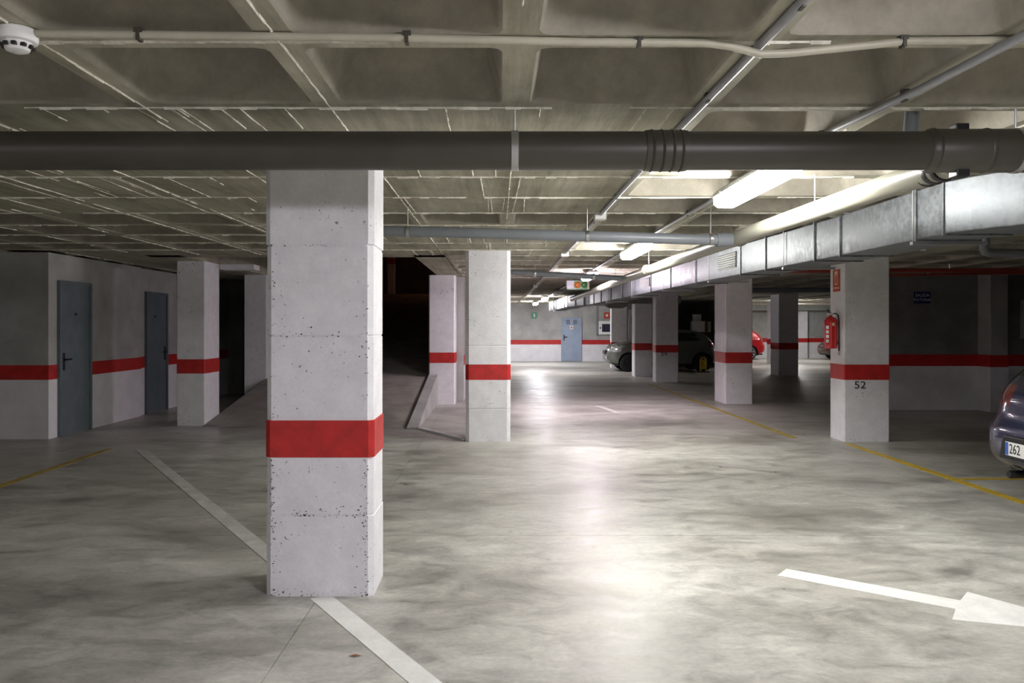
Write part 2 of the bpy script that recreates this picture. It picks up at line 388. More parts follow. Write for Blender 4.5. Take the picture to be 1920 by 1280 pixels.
MB().box(-6.0, -5.996, 10.657, 10.87, 0, 0.79).build('white_dado', 'wallwhite', wlf)
MB().box(-6.0, -5.995, 10.656, 10.87, 0.79, 0.985).build('red_band', 'red', wlf)
wl = wall('wall_left', -6.3, -6.0, 10.87, 13.42, '+x', band=(0.79, 0.985), gaps=[(10.87, 11.74)])
wall('wall_left_rear', -6.35, -6.05, 13.42, 18.2, '+x', band=(0.80, 0.99), gaps=[(13.66, 14.56)])
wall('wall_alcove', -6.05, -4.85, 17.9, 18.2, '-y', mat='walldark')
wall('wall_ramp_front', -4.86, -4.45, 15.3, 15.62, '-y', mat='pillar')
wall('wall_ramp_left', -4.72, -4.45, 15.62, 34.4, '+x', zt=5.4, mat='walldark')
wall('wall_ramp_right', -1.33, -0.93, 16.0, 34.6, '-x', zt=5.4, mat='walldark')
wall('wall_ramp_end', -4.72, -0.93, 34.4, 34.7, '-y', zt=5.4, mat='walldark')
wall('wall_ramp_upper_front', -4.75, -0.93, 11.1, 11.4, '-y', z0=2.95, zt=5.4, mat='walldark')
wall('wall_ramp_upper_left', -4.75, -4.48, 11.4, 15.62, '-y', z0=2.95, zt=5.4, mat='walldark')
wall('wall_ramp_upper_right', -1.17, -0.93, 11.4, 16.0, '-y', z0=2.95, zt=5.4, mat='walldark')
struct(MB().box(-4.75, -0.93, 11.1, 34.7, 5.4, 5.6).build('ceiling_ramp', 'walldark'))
wall('wall_far_left', -0.93, -0.70, 16.05, 34.6, '+x', band=(0.72, 0.92))
wf = wall('wall_far', -0.93, 5.35, 34.6, 34.9, '-y', band=(0.725, 0.925), gaps=[(2.70, 3.60)])
wall('wall_niche_side', 5.35, 5.55, 29.5, 38.2, '+x')
wn = wall('wall_niche', 4.68, 5.55, 29.2, 29.5, '-y', band=(0.73, 0.93), gaps=[(4.70, 5.52)])
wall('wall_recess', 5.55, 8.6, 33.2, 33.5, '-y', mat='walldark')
wall('wall_recess_side', 8.4, 8.6, 28.9, 33.2, '+x', band=(0.75, 0.95))
wfr = wall('wall_far_right', 5.55, 20.4, 38.2, 38.5, '-y', band=(0.75, 0.95))
MB().box(13.95, 14.66, 37.95, 38.2, 0, CZ).build('pilaster', 'wallwhite', wfr)
MB().box(13.945, 14.665, 37.944, 38.2, 0.75, 0.95).build('red_band', 'red', wfr)
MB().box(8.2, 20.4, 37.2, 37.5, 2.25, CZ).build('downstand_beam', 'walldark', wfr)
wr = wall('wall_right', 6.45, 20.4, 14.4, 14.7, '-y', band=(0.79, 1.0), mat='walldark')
MB().box(8.62, 8.93, 14.02, 14.4, 0, CZ).build('pilaster', 'wallgrey', wr, bevel=0.01)
MB().box(8.616, 8.934, 14.016, 14.4, 0, 0.79).build('white_dado', 'wallwhite', wr)
MB().box(8.614, 8.936, 14.014, 14.4, 0.79, 1.0).build('red_band', 'red', wr)
wall('wall_side_right', 20.4, 20.7, -6.5, 38.5, '-x', band=(0.79, 1.0))
wall('wall_side_left', -12.7, -12.4, -6.5, 11.0, '+x', band=(0.79, 1.0))
wall('wall_back', -12.4, 20.4, -6.8, -6.5, '-y')
struct(MB().box(-4.45, -3.9, 12.75, 13.05, 2.41, CZ).build('trim_1', 'pillar'))

# ------------------------------------------------------------------ ramp with its kerb wall
def ramp_z(y): return max(0.0, (y - 11.95) * 0.151)
YT = 30.0; RT = ramp_z(YT)
rp = MB().prism([(-4.44, 11.95, 0.001), (-4.44, 34.38, 0.001), (-4.44, 34.38, RT), (-4.44, YT, RT)], (3.09, 0, 0)).build('ramp', 'rampc')
tag(rp, 'sloping concrete ramp climbing into the dark opening behind the front pillar', 'ramp')
kb = MB().prism([(-1.35, 11.70, 0.0), (-1.35, 15.40, 0.0), (-1.35, 15.40, 0.575), (-1.35, 11.70, 0.03)], (0.18, 0, 0)).build('ramp_kerb', 'wallgrey', rp, bevel=0.01)
kk = MB(); a = Vector((-1.17, 11.72, 0)); b_ = Vector((-0.45, 10.56, 0)); n_ = Vector((b_.y - a.y, -(b_.x - a.x), 0)).normalized() * 0.035
kk.prism([a - n_, b_ - n_, b_ + n_, a + n_], (0, 0, 0.03))
tag(kk.build('kerb_strip', 'wallwhite', bevel=0.006), 'thin pale concrete kerb strip from ramp foot towards the middle pillar', 'kerb')

# ------------------------------------------------------------------ pillars
def pillar(label, x0, x1, y0, y1, band=(0.80, 1.0), cham=0.028, z0=0.0, zt=CZ, seams=(), gaps=None):
    cx, cy = (x0 + x1) / 2, (y0 + y1) / 2
    t = thing('pillar', label, 'pillar', (cx, cy, z0), group='concrete pillars with red bands')
    hx, hy = (x1 - x0) / 2, (y1 - y0) / 2
    def ring(z, o=0.0):
        a, b2, c = hx + o, hy + o, cham
        return [(a - c, -b2, z), (a, -b2 + c, z), (a, b2 - c, z), (a - c, b2, z), (-a + c, b2, z), (-a, b2 - c, z), (-a, -b2 + c, z), (-a + c, -b2, z)]
    zs = [0.0]
    for s in sorted(seams): zs += [(s, -1)]
    rings = [ring(0)]
    lvl = 0.0
    for s in sorted(seams):
        rings += [ring(s - 0.006, lvl), ring(s - 0.001, lvl - 0.005), ring(s + 0.004, lvl - 0.004)]
        lvl = random.choice((-0.003, 0.0, 0.002)); rings.append(ring(s + 0.009, lvl))
    rings.append(ring(zt - z0, lvl))
    MB().loft(rings).build('shaft', 'pillar', t)
    if band: MB().loft([ring(band[0], 0.003), ring(band[1], 0.003)]).build('red_band', 'red', t)
    return t
P1 = pillar('large white pillar with red band in the foreground, nearest the camera', -1.298, -0.697, 4.447, 4.85, (0.773, 0.978), 0.03, seams=(0.45, 1.447, 1.95))
pillar('white pillar beside the ramp foot, its base on the pale kerb strip', -0.431, 0.153, 10.417, 10.85, (0.806, 1.007), 0.045, seams=(0.43, 1.25))
pillar('white pillar at the ramp kerb wall, right of the dark opening', -1.346, -0.842, 15.41, 16.0, (0.80, 1.0), 0.02)
pillar('narrow pillar half hidden behind the pillar at the kerb wall', -0.66, -0.25, 20.0, 20.5, (0.78, 0.98))
pillar('white pillar on the left standing against the ramp side, near the grey doors', -4.87, -4.447, 12.10, 12.74, (0.79, 1.005), 0.012)
P52 = pillar('white pillar numbered 52 carrying the red fire extinguisher', 4.50, 5.09, 10.417, 10.86, (0.806, 1.005), 0.012)
pillar('white pillar with red band standing between pillar 52 and the numbered pillar by the grey car', 4.397, 4.924, 15.517, 16.3, (0.79, 1.0), 0.015)
PC = pillar('white numbered pillar in front of the grey car', 4.25, 4.861, 21.635, 22.1, (0.80, 1.0), 0.02)
pillar('white pillar directly left of the numbered pillar, hiding the grey car front wheel', 4.07, 4.60, 23.936, 24.45, (0.79, 1.0), 0.02)
pillar('shaded pillar beyond pillar 52 in the dark right hand bay', 8.56, 9.163, 24.457, 25.2, (0.80, 1.0), 0.015)
pillar('bright far pillar edging out behind the shaded pillar', 10.93, 11.53, 32.14, 32.6, (0.79, 1.0), 0.015)
pillar('far pillar behind the bonnet of the grey car, beside the hose cabinet', 4.11, 4.68, 29.16, 29.5, (0.73, 0.93), 0.015)
pillar('dim pillar standing up at the head of the ramp in the dark', -4.30, -4.05, 31.0, 31.4, (1.20, 1.42), 0.01, z0=RT, zt=5.4)
def pits(t, hx, hy, n, seams, seed):
    rd = random.Random(seed); mb = MB(); hd = hx - 0.03
    for k in range(n):
        q = rd.random()
        if q < .30: x, z = -hd + abs(rd.gauss(0, .022)), rd.choice((rd.uniform(0, 1.0), rd.uniform(0, 2.4)))
        elif q < .58: x, z = hd - abs(rd.gauss(0, .022)), rd.choice((rd.uniform(0, 1.0), rd.uniform(0, 2.4)))
        elif q < .84:
            x, z = rd.uniform(-hd, hd), rd.choice(seams) + rd.choice((rd.gauss(0, .003), abs(rd.gauss(0, .03))))
        elif q < .92: x, z = rd.uniform(-hd, hd), abs(rd.gauss(0, .02))
        else: x, z = rd.uniform(-hd, hd), rd.uniform(0, 2.4)
        r = rd.choice((.0015, .002, .0025, .003, .0045)); m = rd.randint(5, 7); a0 = rd.random() * 6
        vs = [(x + r * rd.uniform(.6, 1.5) * 1.3 * math.cos(a0 + 2 * PI * i / m), -hy - .0012, z + r * rd.uniform(.5, 1.2) * math.sin(a0 + 2 * PI * i / m)) for i in range(m)]
        if .76 < z < .99: continue
        mb.add(vs, [tuple(range(m))])
    tag(mb.build('surface_pits', 'pit', t), kind='stuff')
M['pit'] = mk('pit_shadow_grey', (0.13, 0.12, 0.12), 0.9, var=0.4, scale=40)
pits(P1, .3005, .2015, 430, (.45, .45, 1.447, 1.95), 3)
# stencilled numbers
text('number_lettering', '52', 0.135, 'textblack', P52, Matrix.Translation((-0.09, -0.226, 0.735)) @ FRONT, 1.2)
text('number_lettering', '59', 0.14, 'textblack', PC, Matrix.Translation((-0.08, -0.236, 0.745)) @ FRONT, 1.2)

# ------------------------------------------------------------------ doors
def door(n, label, face, a0, a1, plane, ht, mat, hinge='far', extra=None):
    # leaf seen on a wall plane; face '+x' (plane x) or '-y' (plane y)
    def bx(mb, u0, u1, d0, d1, z0, z1):
        if face == '+x': mb.box(plane + d0, plane + d1, u0, u1, z0, z1)
        else: mb.box(u0, u1, plane - d1, plane - d0, z0, z1)
        return mb
    leaf = bx(MB(), a0 + 0.05, a1 - 0.05, 0.0, 0.025, 0.01, ht - 0.05).build('door_%d' % n, mat, bevel=0.004)
    struct(leaf, label)
    fr = MB(); bx(fr, a0, a0 + 0.05, 0, 0.045, 0, ht); bx(fr, a1 - 0.05, a1, 0, 0.045, 0, ht); bx(fr, a0 + 0.05, a1 - 0.05, 0, 0.045, ht - 0.05, ht)
    fr.build('door_frame', mat, leaf, bevel=0.004)
    s = 1 if hinge == 'far' else -1; h0 = a0 + 0.12 if hinge == 'far' else a1 - 0.12
    hd = MB(); bx(hd, h0 - 0.022, h0 + 0.022, 0.025, 0.035, 0.90, 1.14)
    bx(hd, h0 - 0.012, h0 + 0.012, 0.035, 0.07, 1.035, 1.06); bx(hd, min(h0, h0 + s * .13), max(h0, h0 + s * .13), 0.06, 0.078, 1.036, 1.06)
    hd.build('handle', 'black', leaf, bevel=0.003)
    return leaf, bx
d1, bx = door(1, 'grey steel door in the left wall, nearest', '+x', 10.87, 11.73, -6.0, 2.13, 'door')
pp = MB(); bx(pp, 11.28, 11.32, 0.025, 0.035, 1.66, 1.69); pp.build('peephole', 'black', d1)
d2, bx = door(2, 'grey steel door further along the left wall', '+x', 13.67, 14.55, -6.05, 2.10, 'door', 'near')
pp = MB(); bx(pp, 14.0, 14.04, 0.025, 0.035, 1.66, 1.69); pp.build('peephole', 'black', d2)
d3, bx = door(3, 'blue grey door with two louvres in the far wall', '-y', 2.71, 3.59, 34.6, 1.88, 'doorblue')
for u in (2.92, 3.22):
    for k in range(5):
        mb = MB(); bx(mb, u, u + 0.16, 0.025, 0.04, 1.60 + k * 0.04, 1.625 + k * 0.04); mb.build('louvre_slat', 'door', d3)
mb = MB(); bx(mb, 3.08, 3.22, 0.025, 0.032, 1.38, 1.54); nt_ = mb.build('notice', 'white', d3)
mb = MB(); bx(mb, 3.12, 3.18, 0.032, 0.034, 1.42, 1.49); mb.build('notice_symbol', 'signred', nt_)
d4, bx = door(4, 'pale lilac door with two louvres behind the grey car', '-y', 4.72, 5.50, 29.2, 2.12, 'doorwhite', 'near')
for u in (4.80, 5.04):
    for k in range(5):
        mb = MB(); bx(mb, u, u + 0.13, 0.025, 0.04, 1.62 + k * 0.05, 1.65 + k * 0.05); mb.build('louvre_slat', 'doorblue', d4)
d5, bx = door(5, 'dark grey door in the black gap behind the left pillar', '-y', -5.75, -4.95, 17.9, 2.1, 'door')

# ------------------------------------------------------------------ painted lines on the floor
def quad(name, pts, mat, label, cat='floor marking', group=None):
    return tag(MB().prism([(x, y, 0.0003) for x, y in pts], (0, 0, 0.0022)).build(name, mat), label, cat, group)
def stripe(p, q, wd):
    p = Vector((*p, 0)); q = Vector((*q, 0)); n = (q - p).normalized(); n = Vector((-n.y, n.x, 0)) * wd / 2
    return [tuple((p - n).xy), tuple((q - n).xy), tuple((q + n).xy), tuple((p + n).xy)]
A = Vector((-4.38, 9.78)); Bq = Vector((-0.309, 3.368)); dr = (Bq - A).normalized()
def on(y): return A + dr * ((y - A.y) / dr.y)
quad('white_line', stripe(on(9.75), on(4.86), 0.118), 'wlineold', 'white diagonal line running back left from the foreground pillar')
quad('white_line', stripe(on(4.44), on(2.2), 0.118), 'wline', 'white diagonal line in front of the foreground pillar')
quad('yellow_line', stripe((-4.62, 5.5), (-4.77, 9.8), 0.10), 'yellowold', 'faded yellow line on the floor at the far left')
quad('yellow_line', stripe((4.47, 4.5), (4.466, 10.25), 0.10), 'yellow', 'bright yellow bay line running from pillar 52 past the blue car')
quad('yellow_line', stripe((3.98, 10.75), (3.93, 21.0), 0.09), 'yellowold', 'thin yellow line receding left of pillar 52')
quad('yellow_line', stripe((4.53, 7.87), (9.0, 7.95), 0.09), 'yellow', 'yellow cross line reaching under the blue car')
quad('white_mark', [(1.80, 15.2), (1.95, 15.1), (2.12, 13.9), (2.02, 13.9)], 'wlineold', 'worn white dash on the aisle floor beyond the middle pillar')
d = Vector((.794, -.608)); p_ = Vector((.608, .794)); c0 = Vector((1.73, 4.885)); hb = Vector((2.455, 4.285))
L_ = (hb - c0).dot(d); hb = c0 + d * (L_ + 0.01)
pts = [c0 + p_ * .083, c0 + d * L_ + p_ * .083, hb + p_ * .27, hb + d * 0.74, hb - p_ * .27, c0 + d * L_ - p_ * .083, c0 - p_ * .083]
quad('direction_arrow', [tuple(p) for p in pts], 'wline', 'white painted arrow on the floor pointing right')
# leaf and specks on the floor
lf = MB().add([(-.03, 0, 0), (0, .012, .004), (.035, 0, .002), (0, -.012, .006), (0, 0, -.001)], [(0, 1, 2, 3), (0, 4, 1), (1, 4, 2), (2, 4, 3), (3, 4, 0)]).build('dry_leaf', 'leaf')
lf.location = (-0.655, 3.64, 0.002); tag(lf, 'small brown dry leaf on the floor beside the white line', 'leaf')

# ------------------------------------------------------------------ luminaires
def luminaire(x, y, col, s, label, rz=0.0):
    t = thing('ceiling_lamp', label, 'lamp', (x, y, 2.425), rz, 'fluorescent ceiling lamps')
    L2 = 0.64
    h = MB().loft([[(-.085, -L2, .0), (.085, -L2, .0), (.085, L2, .0), (-.085, L2, .0)], [(-.085, -L2, .02), (.085, -L2, .02), (.085, L2, .02), (-.085, L2, .02)],
                   [(-.05, -L2 + .03, .05), (.05, -L2 + .03, .05), (.05, L2 - .03, .05), (-.05, L2 - .03, .05)]])
    h.build('housing', 'conduit', t, bevel=0.004)
    m = emis('diffuser_light', col, LAMP * s) if s > 0 else M['lamp_off']
    MB().loft([[(-.082, -L2 + .004, .0), (.082, -L2 + .004, .0), (.082, L2 - .004, .0), (-.082, L2 - .004, .0)],
               [(-.078, -L2 + .010, -.055), (.078, -L2 + .010, -.055), (.078, L2 - .010, -.055), (-.078, L2 - .010, -.055)],
               [(-.055, -L2 + .03, -.078), (.055, -L2 + .03, -.078), (.055, L2 - .03, -.078), (-.055, L2 - .03, -.078)]]).build('diffuser', m, t)
    for sx in (-1, 1):
        for yy in (-.45, 0, .45):
            MB().box(sx * .086 - .004, sx * .086 + .004, yy - .012, yy + .012, -.02, .018).build('clip', 'steel', t)
    for y0 in (-L2 + .1, L2 - .14): MB().box(-.02, .02, y0, y0 + .04, .05, .065).build('bracket', 'steel', t)
LL = ['fluorescent ceiling lamp above and behind the camera', 'largest lit fluorescent lamp, just behind the big dark pipe', 'second lit fluorescent lamp, under the grey cross pipe',
      'lit fluorescent lamp hidden behind the far grey cross pipe', 'unlit pale ceiling lamp far down the aisle', 'bright small lamp far down the aisle', 'farthest bright lamp near the far wall',
      'added unseen fill lamp behind the camera, in line with the aisle lamps', 'added unseen fill lamp on the left just behind the camera', 'added unseen fill lamp on the left far behind the camera', 'added fill lamp in the far right bay, hidden behind the shaded pillar', 'added hidden fill lamp before the far right wall, above the tail of the red car']
for (x, y, c, s), l in zip(LAMPS, LL): luminaire(x, y, c, s, l)
# added warm fill lamp, out of view, tints the ramp opening
t = thing('ramp_fill_lamp', 'added unseen warm fill lamp up on the wall of the ramp opening', 'lamp', (-1.335, 30.0, 4.3))
MB().lathe([(0.09, 0), (0.11, -0.02), (0.11, -0.04)], axis='x').build('base', 'black', t)
MB().lathe([(0.085, -0.04), (0.07, -0.08), (0.03, -0.10)], axis='x').build('globe', emis('warm_globe', (1, .40, .22), 9.0), t)

# ------------------------------------------------------------------ the big dark pipe across the picture
PY, PZ, PR = 3.63, 2.297, 0.0865
t = thing('drain_pipe', 'thick dark grey brown drain pipe crossing under the ceiling in front of the pillar', 'pipe', (0, PY, PZ))
MB().tube([(-5.5, 0, 0), (2.80, 0, 0), (2.86, 0, .01), (2.91, 0, .05), (2.93, 0, .11), (2.93, 0, CZ - PZ)], PR, 32).build('pipe_run', 'pipe', t, smooth=40)
MB().lathe([(PR + .004, .66), (PR + .006, .675), (PR + .006, .835), (PR + .004, .85)], axis='x', seg=32).build('coupling', 'pipe', t, smooth=40)
for x in (.69, .735, .78, .82):
    MB().lathe([(PR + .006, x - .006), (PR + .010, x), (PR + .006, x + .006)], axis='x', seg=32).build('coupling_rib', 'pipe', t, smooth=60)
MB().lathe([(PR + .002, 1.93), (PR + .011, 1.945), (PR + .011, 2.72), (PR + .002, 2.74)], axis='x', seg=32).build('branch_fitting', 'pipe', t, smooth=40)
for x in (1.96, 2.2, 2.45):
    MB().lathe([(PR + .010, x - .012), (PR + .016, x), (PR + .010, x + .012)], axis='x', seg=32).build('fitting_rib', 'pipe', t, smooth=60)
MB().box(2.06, 2.12, -.03, .03, PR, PR + .033).build('clamp', 'black', t, bevel=0.005); MB().box(2.06, 2.12, -.035, .035, -PR - .035, -PR + .005).build('clamp', 'black', t, bevel=0.005)
hs = MB().lathe([(PR + .001, .055), (PR + .004, .057), (PR + .004, .088), (PR + .001, .09)], axis='x', seg=32).build('hanger_strap', 'steel', t, smooth=40)
MB().tube([(.072, 0, PR), (.072, 0, CZ - PZ)], .005, 8).build('hanger_rod', 'steel', hs)
hs = MB().lathe([(PR + .012, 2.33), (PR + .015, 2.332), (PR + .015, 2.358), (PR + .012, 2.36)], axis='x', seg=32).build('hanger_strap', 'steel', t, smooth=40)
MB().tube([(2.345, 0, PR), (2.345, 0, CZ - PZ)], .005, 8).build('hanger_rod', 'steel', hs)
MB().tube([(1.915, .12, .02), (1.93, .12, .10), (1.95, .12, .32)], .033, 16).build('riser_stub', 'pipegrey', t, smooth=40)

# cream drain pipe running back, with the two grey branches
t = thing('drain_pipe', 'cream drain pipe running away beside the air duct', 'pipe', (2.02, 4.0, 2.25))
MB().tube([(.10, -.28, .01), (.09, -.16, .005), (.06, .1, .0), (-.02, 2.2, -.01), (-.08, 8.4, -.02), (-.10, 17, -.03)], .062, 24).build('pipe_run', 'pipecream', t, smooth=40)
for y in (-.2, -.13, -.07): MB().lathe([(.066, y - .02), (.071, y), (.066, y + .02)], c=(.09, 0, .005), axis='y').build('gasket_ring', 'black', t, smooth=50)
for y in (.95, 2.75, 4.4, 6.5): MB().lathe([(.063, y - .03), (.069, y - .02), (.069, y + .02), (.063, y + .03)], c=(.09 - .024 * y - .01, 0, -.006), axis='y').build('pipe_collar', 'pipecream', t, smooth=50)
for y in (1.2, 3.6, 6.4, 9): 
    xx = .06 - .02 * y
    MB().tube([(xx, y, .06), (xx, y, CZ - 2.25)], .004, 8).build('hanger_rod', 'steel', t)
t = thing('branch_pipe', 'grey cross pipe joining the cream pipe, nearer of the two', 'pipe', (0, 6.6, 2.25))
MB().tube([(-1.45, 0, .052), (0, 0, .015), (1.5, 0, -.028), (1.84, .02, -.035)], .044, 20).build('pipe_run', 'pipegrey', t, smooth=40)
MB().tube([(1.80, .02, -.035), (1.93, .03, -.03)], .056, 20).build('socket', 'pipegrey', t, smooth=40)
for x, z in ((-.75, .033), (.73, -.006), (1.75, -.03)):
    c = MB().lathe([(.045, x - .015), (.050, x - .013), (.050, x + .013), (.045, x + .015)], c=(0, 0, z), axis='x').build('pipe_clamp', 'steel', t, smooth=50)
    MB().tube([(x, 0, z + .044), (x, 0, CZ - 2.25)], .004, 8).build('clamp_rod', 'steel', c)
t = thing('branch_pipe', 'dark grey cross pipe far down the aisle, farther of the two', 'pipe', (0, 12.2, 2.25))
MB().tube([(-.35, 0, .11), (.2, 0, .08), (1.88, .02, -.015)], .042, 20).build('pipe_run', 'pipegrey', t, smooth=40)
for x, z in ((.55, .06), (1.45, .01)):
    c = MB().lathe([(.045, x - .02), (.052, x), (.045, x + .02)], c=(0, 0, z), axis='x').build('pipe_clamp', 'steel', t, smooth=50)
    MB().tube([(x, 0, z + .044), (x, 0, CZ - 2.25)], .004, 8).build('clamp_rod', 'steel', c)

# ------------------------------------------------------------------ electrical conduits on the ceiling
def conduit(label, pts, r, mat, clips=(), boxes=()):
    t = thing('conduit', label, 'conduit', pts[0]); o = Vector(pts[0])
    MB().tube([Vector(p) - o for p in pts], r, 12).build('tube', mat, t, smooth=40)
    for p in clips:
        p = Vector(p) - o
        MB().box(p.x - .014, p.x + .014, p.y - .014, p.y + .014, p.z + r * .6, p.z + r + .012).box(p.x - .006, p.x + .006, p.y - r - .003, p.y + r + .003, p.z - r - .003, p.z + r + .002).build('clip', 'pipe', t)
    for p in boxes:
        p = Vector(p) - o
        MB().box(p.x - .05, p.x + .05, p.y - .05, p.y + .05, p.z - .035, p.z + .03).build('junction_box', 'white', t, bevel=0.006)
    return t
conduit('grey conduit running back along a rib left of the lamps', [(.93, 1.2, 2.472), (.905, 2.7, 2.472), (.885, 4, 2.472), (.885, 8, 2.472), (.87, 26, 2.472)], .016, 'conduit',
        [(.91, 2.4, 2.472), (.89, 3.4, 2.472), (.885, 4.6, 2.472), (.885, 6, 2.472), (.884, 7.4, 2.472)], [(.88, 6.95, 2.46), (.875, 10.6, 2.46), (.873, 14.5, 2.46), (.872, 19, 2.46)])
conduit('pale conduit running back along the lamp row', [(1.74, 1.2, 2.442), (1.70, 2.6, 2.442), (1.68, 3.2, 2.445), (1.66, 3.9, 2.472), (1.62, 8.5, 2.472), (1.60, 26, 2.472)], .017, 'conduit',
        [(1.705, 2.5, 2.442), (1.675, 3.3, 2.448), (1.65, 4.1, 2.472), (1.63, 6.9, 2.472)])
cy_ = [( -1.55, 2.66), (-.35, 2.70), (.30, 2.74), (.70, 2.745)]
cp = [(x, y, 2.474) for x, y in cy_] + [(.80, 2.748, 2.462), (.90, 2.752, 2.437), (1.0, 2.752, 2.440), (1.2, 2.74, 2.456), (1.4, 2.73, 2.474), (1.9, 2.72, 2.474), (3.2, 2.72, 2.474)]
conduit('thin cream conduit crossing the near ceiling from the smoke detector', cp, .0135, 'conduitb', [(-1.2, 2.672, 2.47), (-.31, 2.702, 2.47), (.48, 2.742, 2.47), (1.38, 2.731, 2.468)])
# smoke detector
t = thing('smoke_detector', 'white round smoke detector on the ceiling at top left', 'smoke detector', (-1.60, 2.66, CZ))
MB().lathe([(.052, 0), (.060, -.006), (.064, -.03), (.060, -.044), (.052, -.048)], seg=28).build('base', 'white', t, smooth=40)
MB().lathe([(.046, -.046), (.046, -.052), (.035, -.074), (.022, -.079)], seg=28).build('sensor_head', 'white', t, smooth=40)
for k in range(10):
    a = 2 * PI * k / 10; x, y = .043 * math.cos(a), .043 * math.sin(a)
    MB().box(x - .007, x + .007, y - .007, y + .007, -.066, -.055).build('vent_slot', 'black', t)

# ------------------------------------------------------------------ galvanised air duct
t = thing('air_duct', 'long rectangular galvanised air duct hanging along the aisle on the right', 'duct', (2.79, 5.0, 2.08))
path = [(1.15, -2.2), (.55, -1.05), (.28, -.60), (.06, -.18), (0, 0), (.0, 1.6), (-.16, 5.0), (-.30, 11.5), (-.40, 16.0), (-.75, 18.5), (-.90, 25.0)]
DW, DH = 0.42, 0.325
def duct_ring(p, q, o=0.0, pm=None):
    dd = (Vector(q) - Vector(p)); dd.normalize(); n = Vector((dd.y, -dd.x))
    a = Vector(p) - n * o; b2 = Vector(p) + n * (DW + o)
    return [(a.x, a.y, -o), (b2.x, b2.y, -o), (b2.x, b2.y, DH + o), (a.x, a.y, DH + o)]
rings = []
for k, p in enumerate(path):
    a = path[max(0, k - 1)]; b2 = path[min(len(path) - 1, k + 1)]
    dd = Vector(b2) - Vector(a); rings.append(duct_ring(p, Vector(p) + dd))
MB().loft(rings).build('duct_body', 'galv', t, bevel=0.006)
def ductx(y):
    for (x0, y0), (x1, y1) in zip(path, path[1:]):
        if y0 <= y <= y1: return x0 + (x1 - x0) * (y - y0) / (y1 - y0)
    return path[-1][0]
for y in (0.0, .33, 1.52, 2.0, 3.12, 3.85, 5.6, 7.0, 8.4, 9.8, 11.2, 12.6, 14, 15.2, 16.6, 17.6, 18.6, 19.5, 20.4, 21.3, 22.2, 23.1, 24.2):
    x = ductx(y); x2 = ductx(y + .02)
    MB().loft([duct_ring((x, y), (x2, y + .02), .012), duct_ring((x2, y + .02), (x2 + x2 - x, y + .04), .012)]).build('flange', 'galv', t, bevel=0.002)
for y0, y1, z0, z1 in ((4.0, 4.62, .09, .27), (8.5, 9.3, .10, .26)):
    x = ductx(y0); x1_ = ductx(y1)
    g = MB().prism([(x - .012, y0, z0), (x1_ - .012, y1, z0), (x1_ - .012, y1, z1), (x - .012, y0, z1)], (.014, 0, 0)).build('grille', 'walldark', t)
    for k in range(7):
        z = z0 + .012 + (z1 - z0 - .03) * k / 6
        MB().prism([(x - .02, y0, z), (x1_ - .02, y1, z), (x1_ - .012, y1, z + .014), (x - .012, y0, z + .014)], (.004, 0, 0)).build('louvre_slat', 'galv', g)
for y in (.3, 2.6, 4.9, 7.4, 10, 13, 16, 19.5, 23):
    x = ductx(y)
    MB().tube([(x - .02, y + .05, -.01), (x - .02, y + .05, CZ - 2.08)], .004, 6).build('hanger_rod', 'steel', t)
    MB().box(x - .03, x + DW + .05, y + .03, y + .07, -.035, -.013).build('support_bar', 'steel', t)
text('pen_mark', 'ы'.replace('ы', 'w'), 0.05, 'signblue', t, Matrix.Translation((.29, -.64, .2)) @ Matrix.Rotation(-0.98, 4, 'Z') @ FRONT)
# dark branch duct with a boot, far down
t = thing('branch_duct', 'dark branch duct with a hopper shaped outlet under the far end of the air duct', 'duct', (3.25, 22.6, 2.15))
MB().box(-.55, 1.9, 0, .4, 0, .22).build('duct_body', 'walldark', t, bevel=0.01)
MB().loft([[(-.25, .0, 0), (.45, .0, 0), (.45, .4, 0), (-.25, .4, 0)], [(-.18, .03, -.08), (.38, .03, -.08), (.38, .37, -.08), (-.18, .37, -.08)], [(-.08, .06, -.13), (.28, .06, -.13), (.28, .34, -.13), (-.08, .34, -.13)]]).build('outlet_boot', 'walldark', t, bevel=0.01)
for x in (-.4, 1.7): MB().tube([(x, .2, .21), (x, .2, CZ - 2.15)], .008, 8).build('hanger_rod', 'steel', t)

# pipes in the dark right hand bay
t = thing('sprinkler_pipe', 'thin red pipe running along the top of the dark right hand wall', 'pipe', (6.4, 13.8, 2.40))
MB().tube([(0, 0, -.02), (3.5, -.3, .02), (9, -.8, .03)], .022, 12).build('pipe_run', 'sprinkler', t, smooth=40)
for x, z in ((.9, 0), (3.0, .01)): 
    MB().tube([(x, -.05, z - .015), (x, -.05, z + .03), (x, -.05, CZ - 2.4)], .008, 8).build('pipe_hanger', 'steel', t)
MB().lathe([(.012, 0), (.014, .03), (.03, .034), (.03, .038)], c=(.95, -.1, .0)).build('sprinkler_head', 'steel', t)
t = thing('sprinkler_pipe', 'dark red pipe under the ceiling beyond pillar 52', 'pipe', (4.9, 12.6, 2.38))
MB().tube([(-.6, 0, 0), (7, .1, .02)], .035, 14).build('pipe_run', 'sprinkler', t, smooth=40)
for x in (.3, 2.2): MB().tube([(x, 0, .03), (x, 0, .11)], .006, 8).build('pipe_hanger', 'steel', t)
t = thing('drain_pipe', 'dark grey elbow pipe under the ceiling above the blue car', 'pipe', (5.46, 9.0, 2.33))
MB().tube([(0, 0, .16), (0, 0, .04), (.02, 0, .012), (.05, 0, 0), (3, 0, -.05)], .05, 18).build('pipe_run', 'pipegrey', t, smooth=40)
MB().lathe([(.06, .08), (.06, .14)], axis='z').build('socket', 'pipegrey', t, smooth=40)
t = thing('drain_pipe', 'dark pipe crossing the ceiling of the far right bay', 'pipe', (5.2, 19.0, 2.36))
MB().tube([(0, 0, 0), (12, .2, .05)], .06, 16).build('pipe_run', 'pipegrey', t, smooth=40)
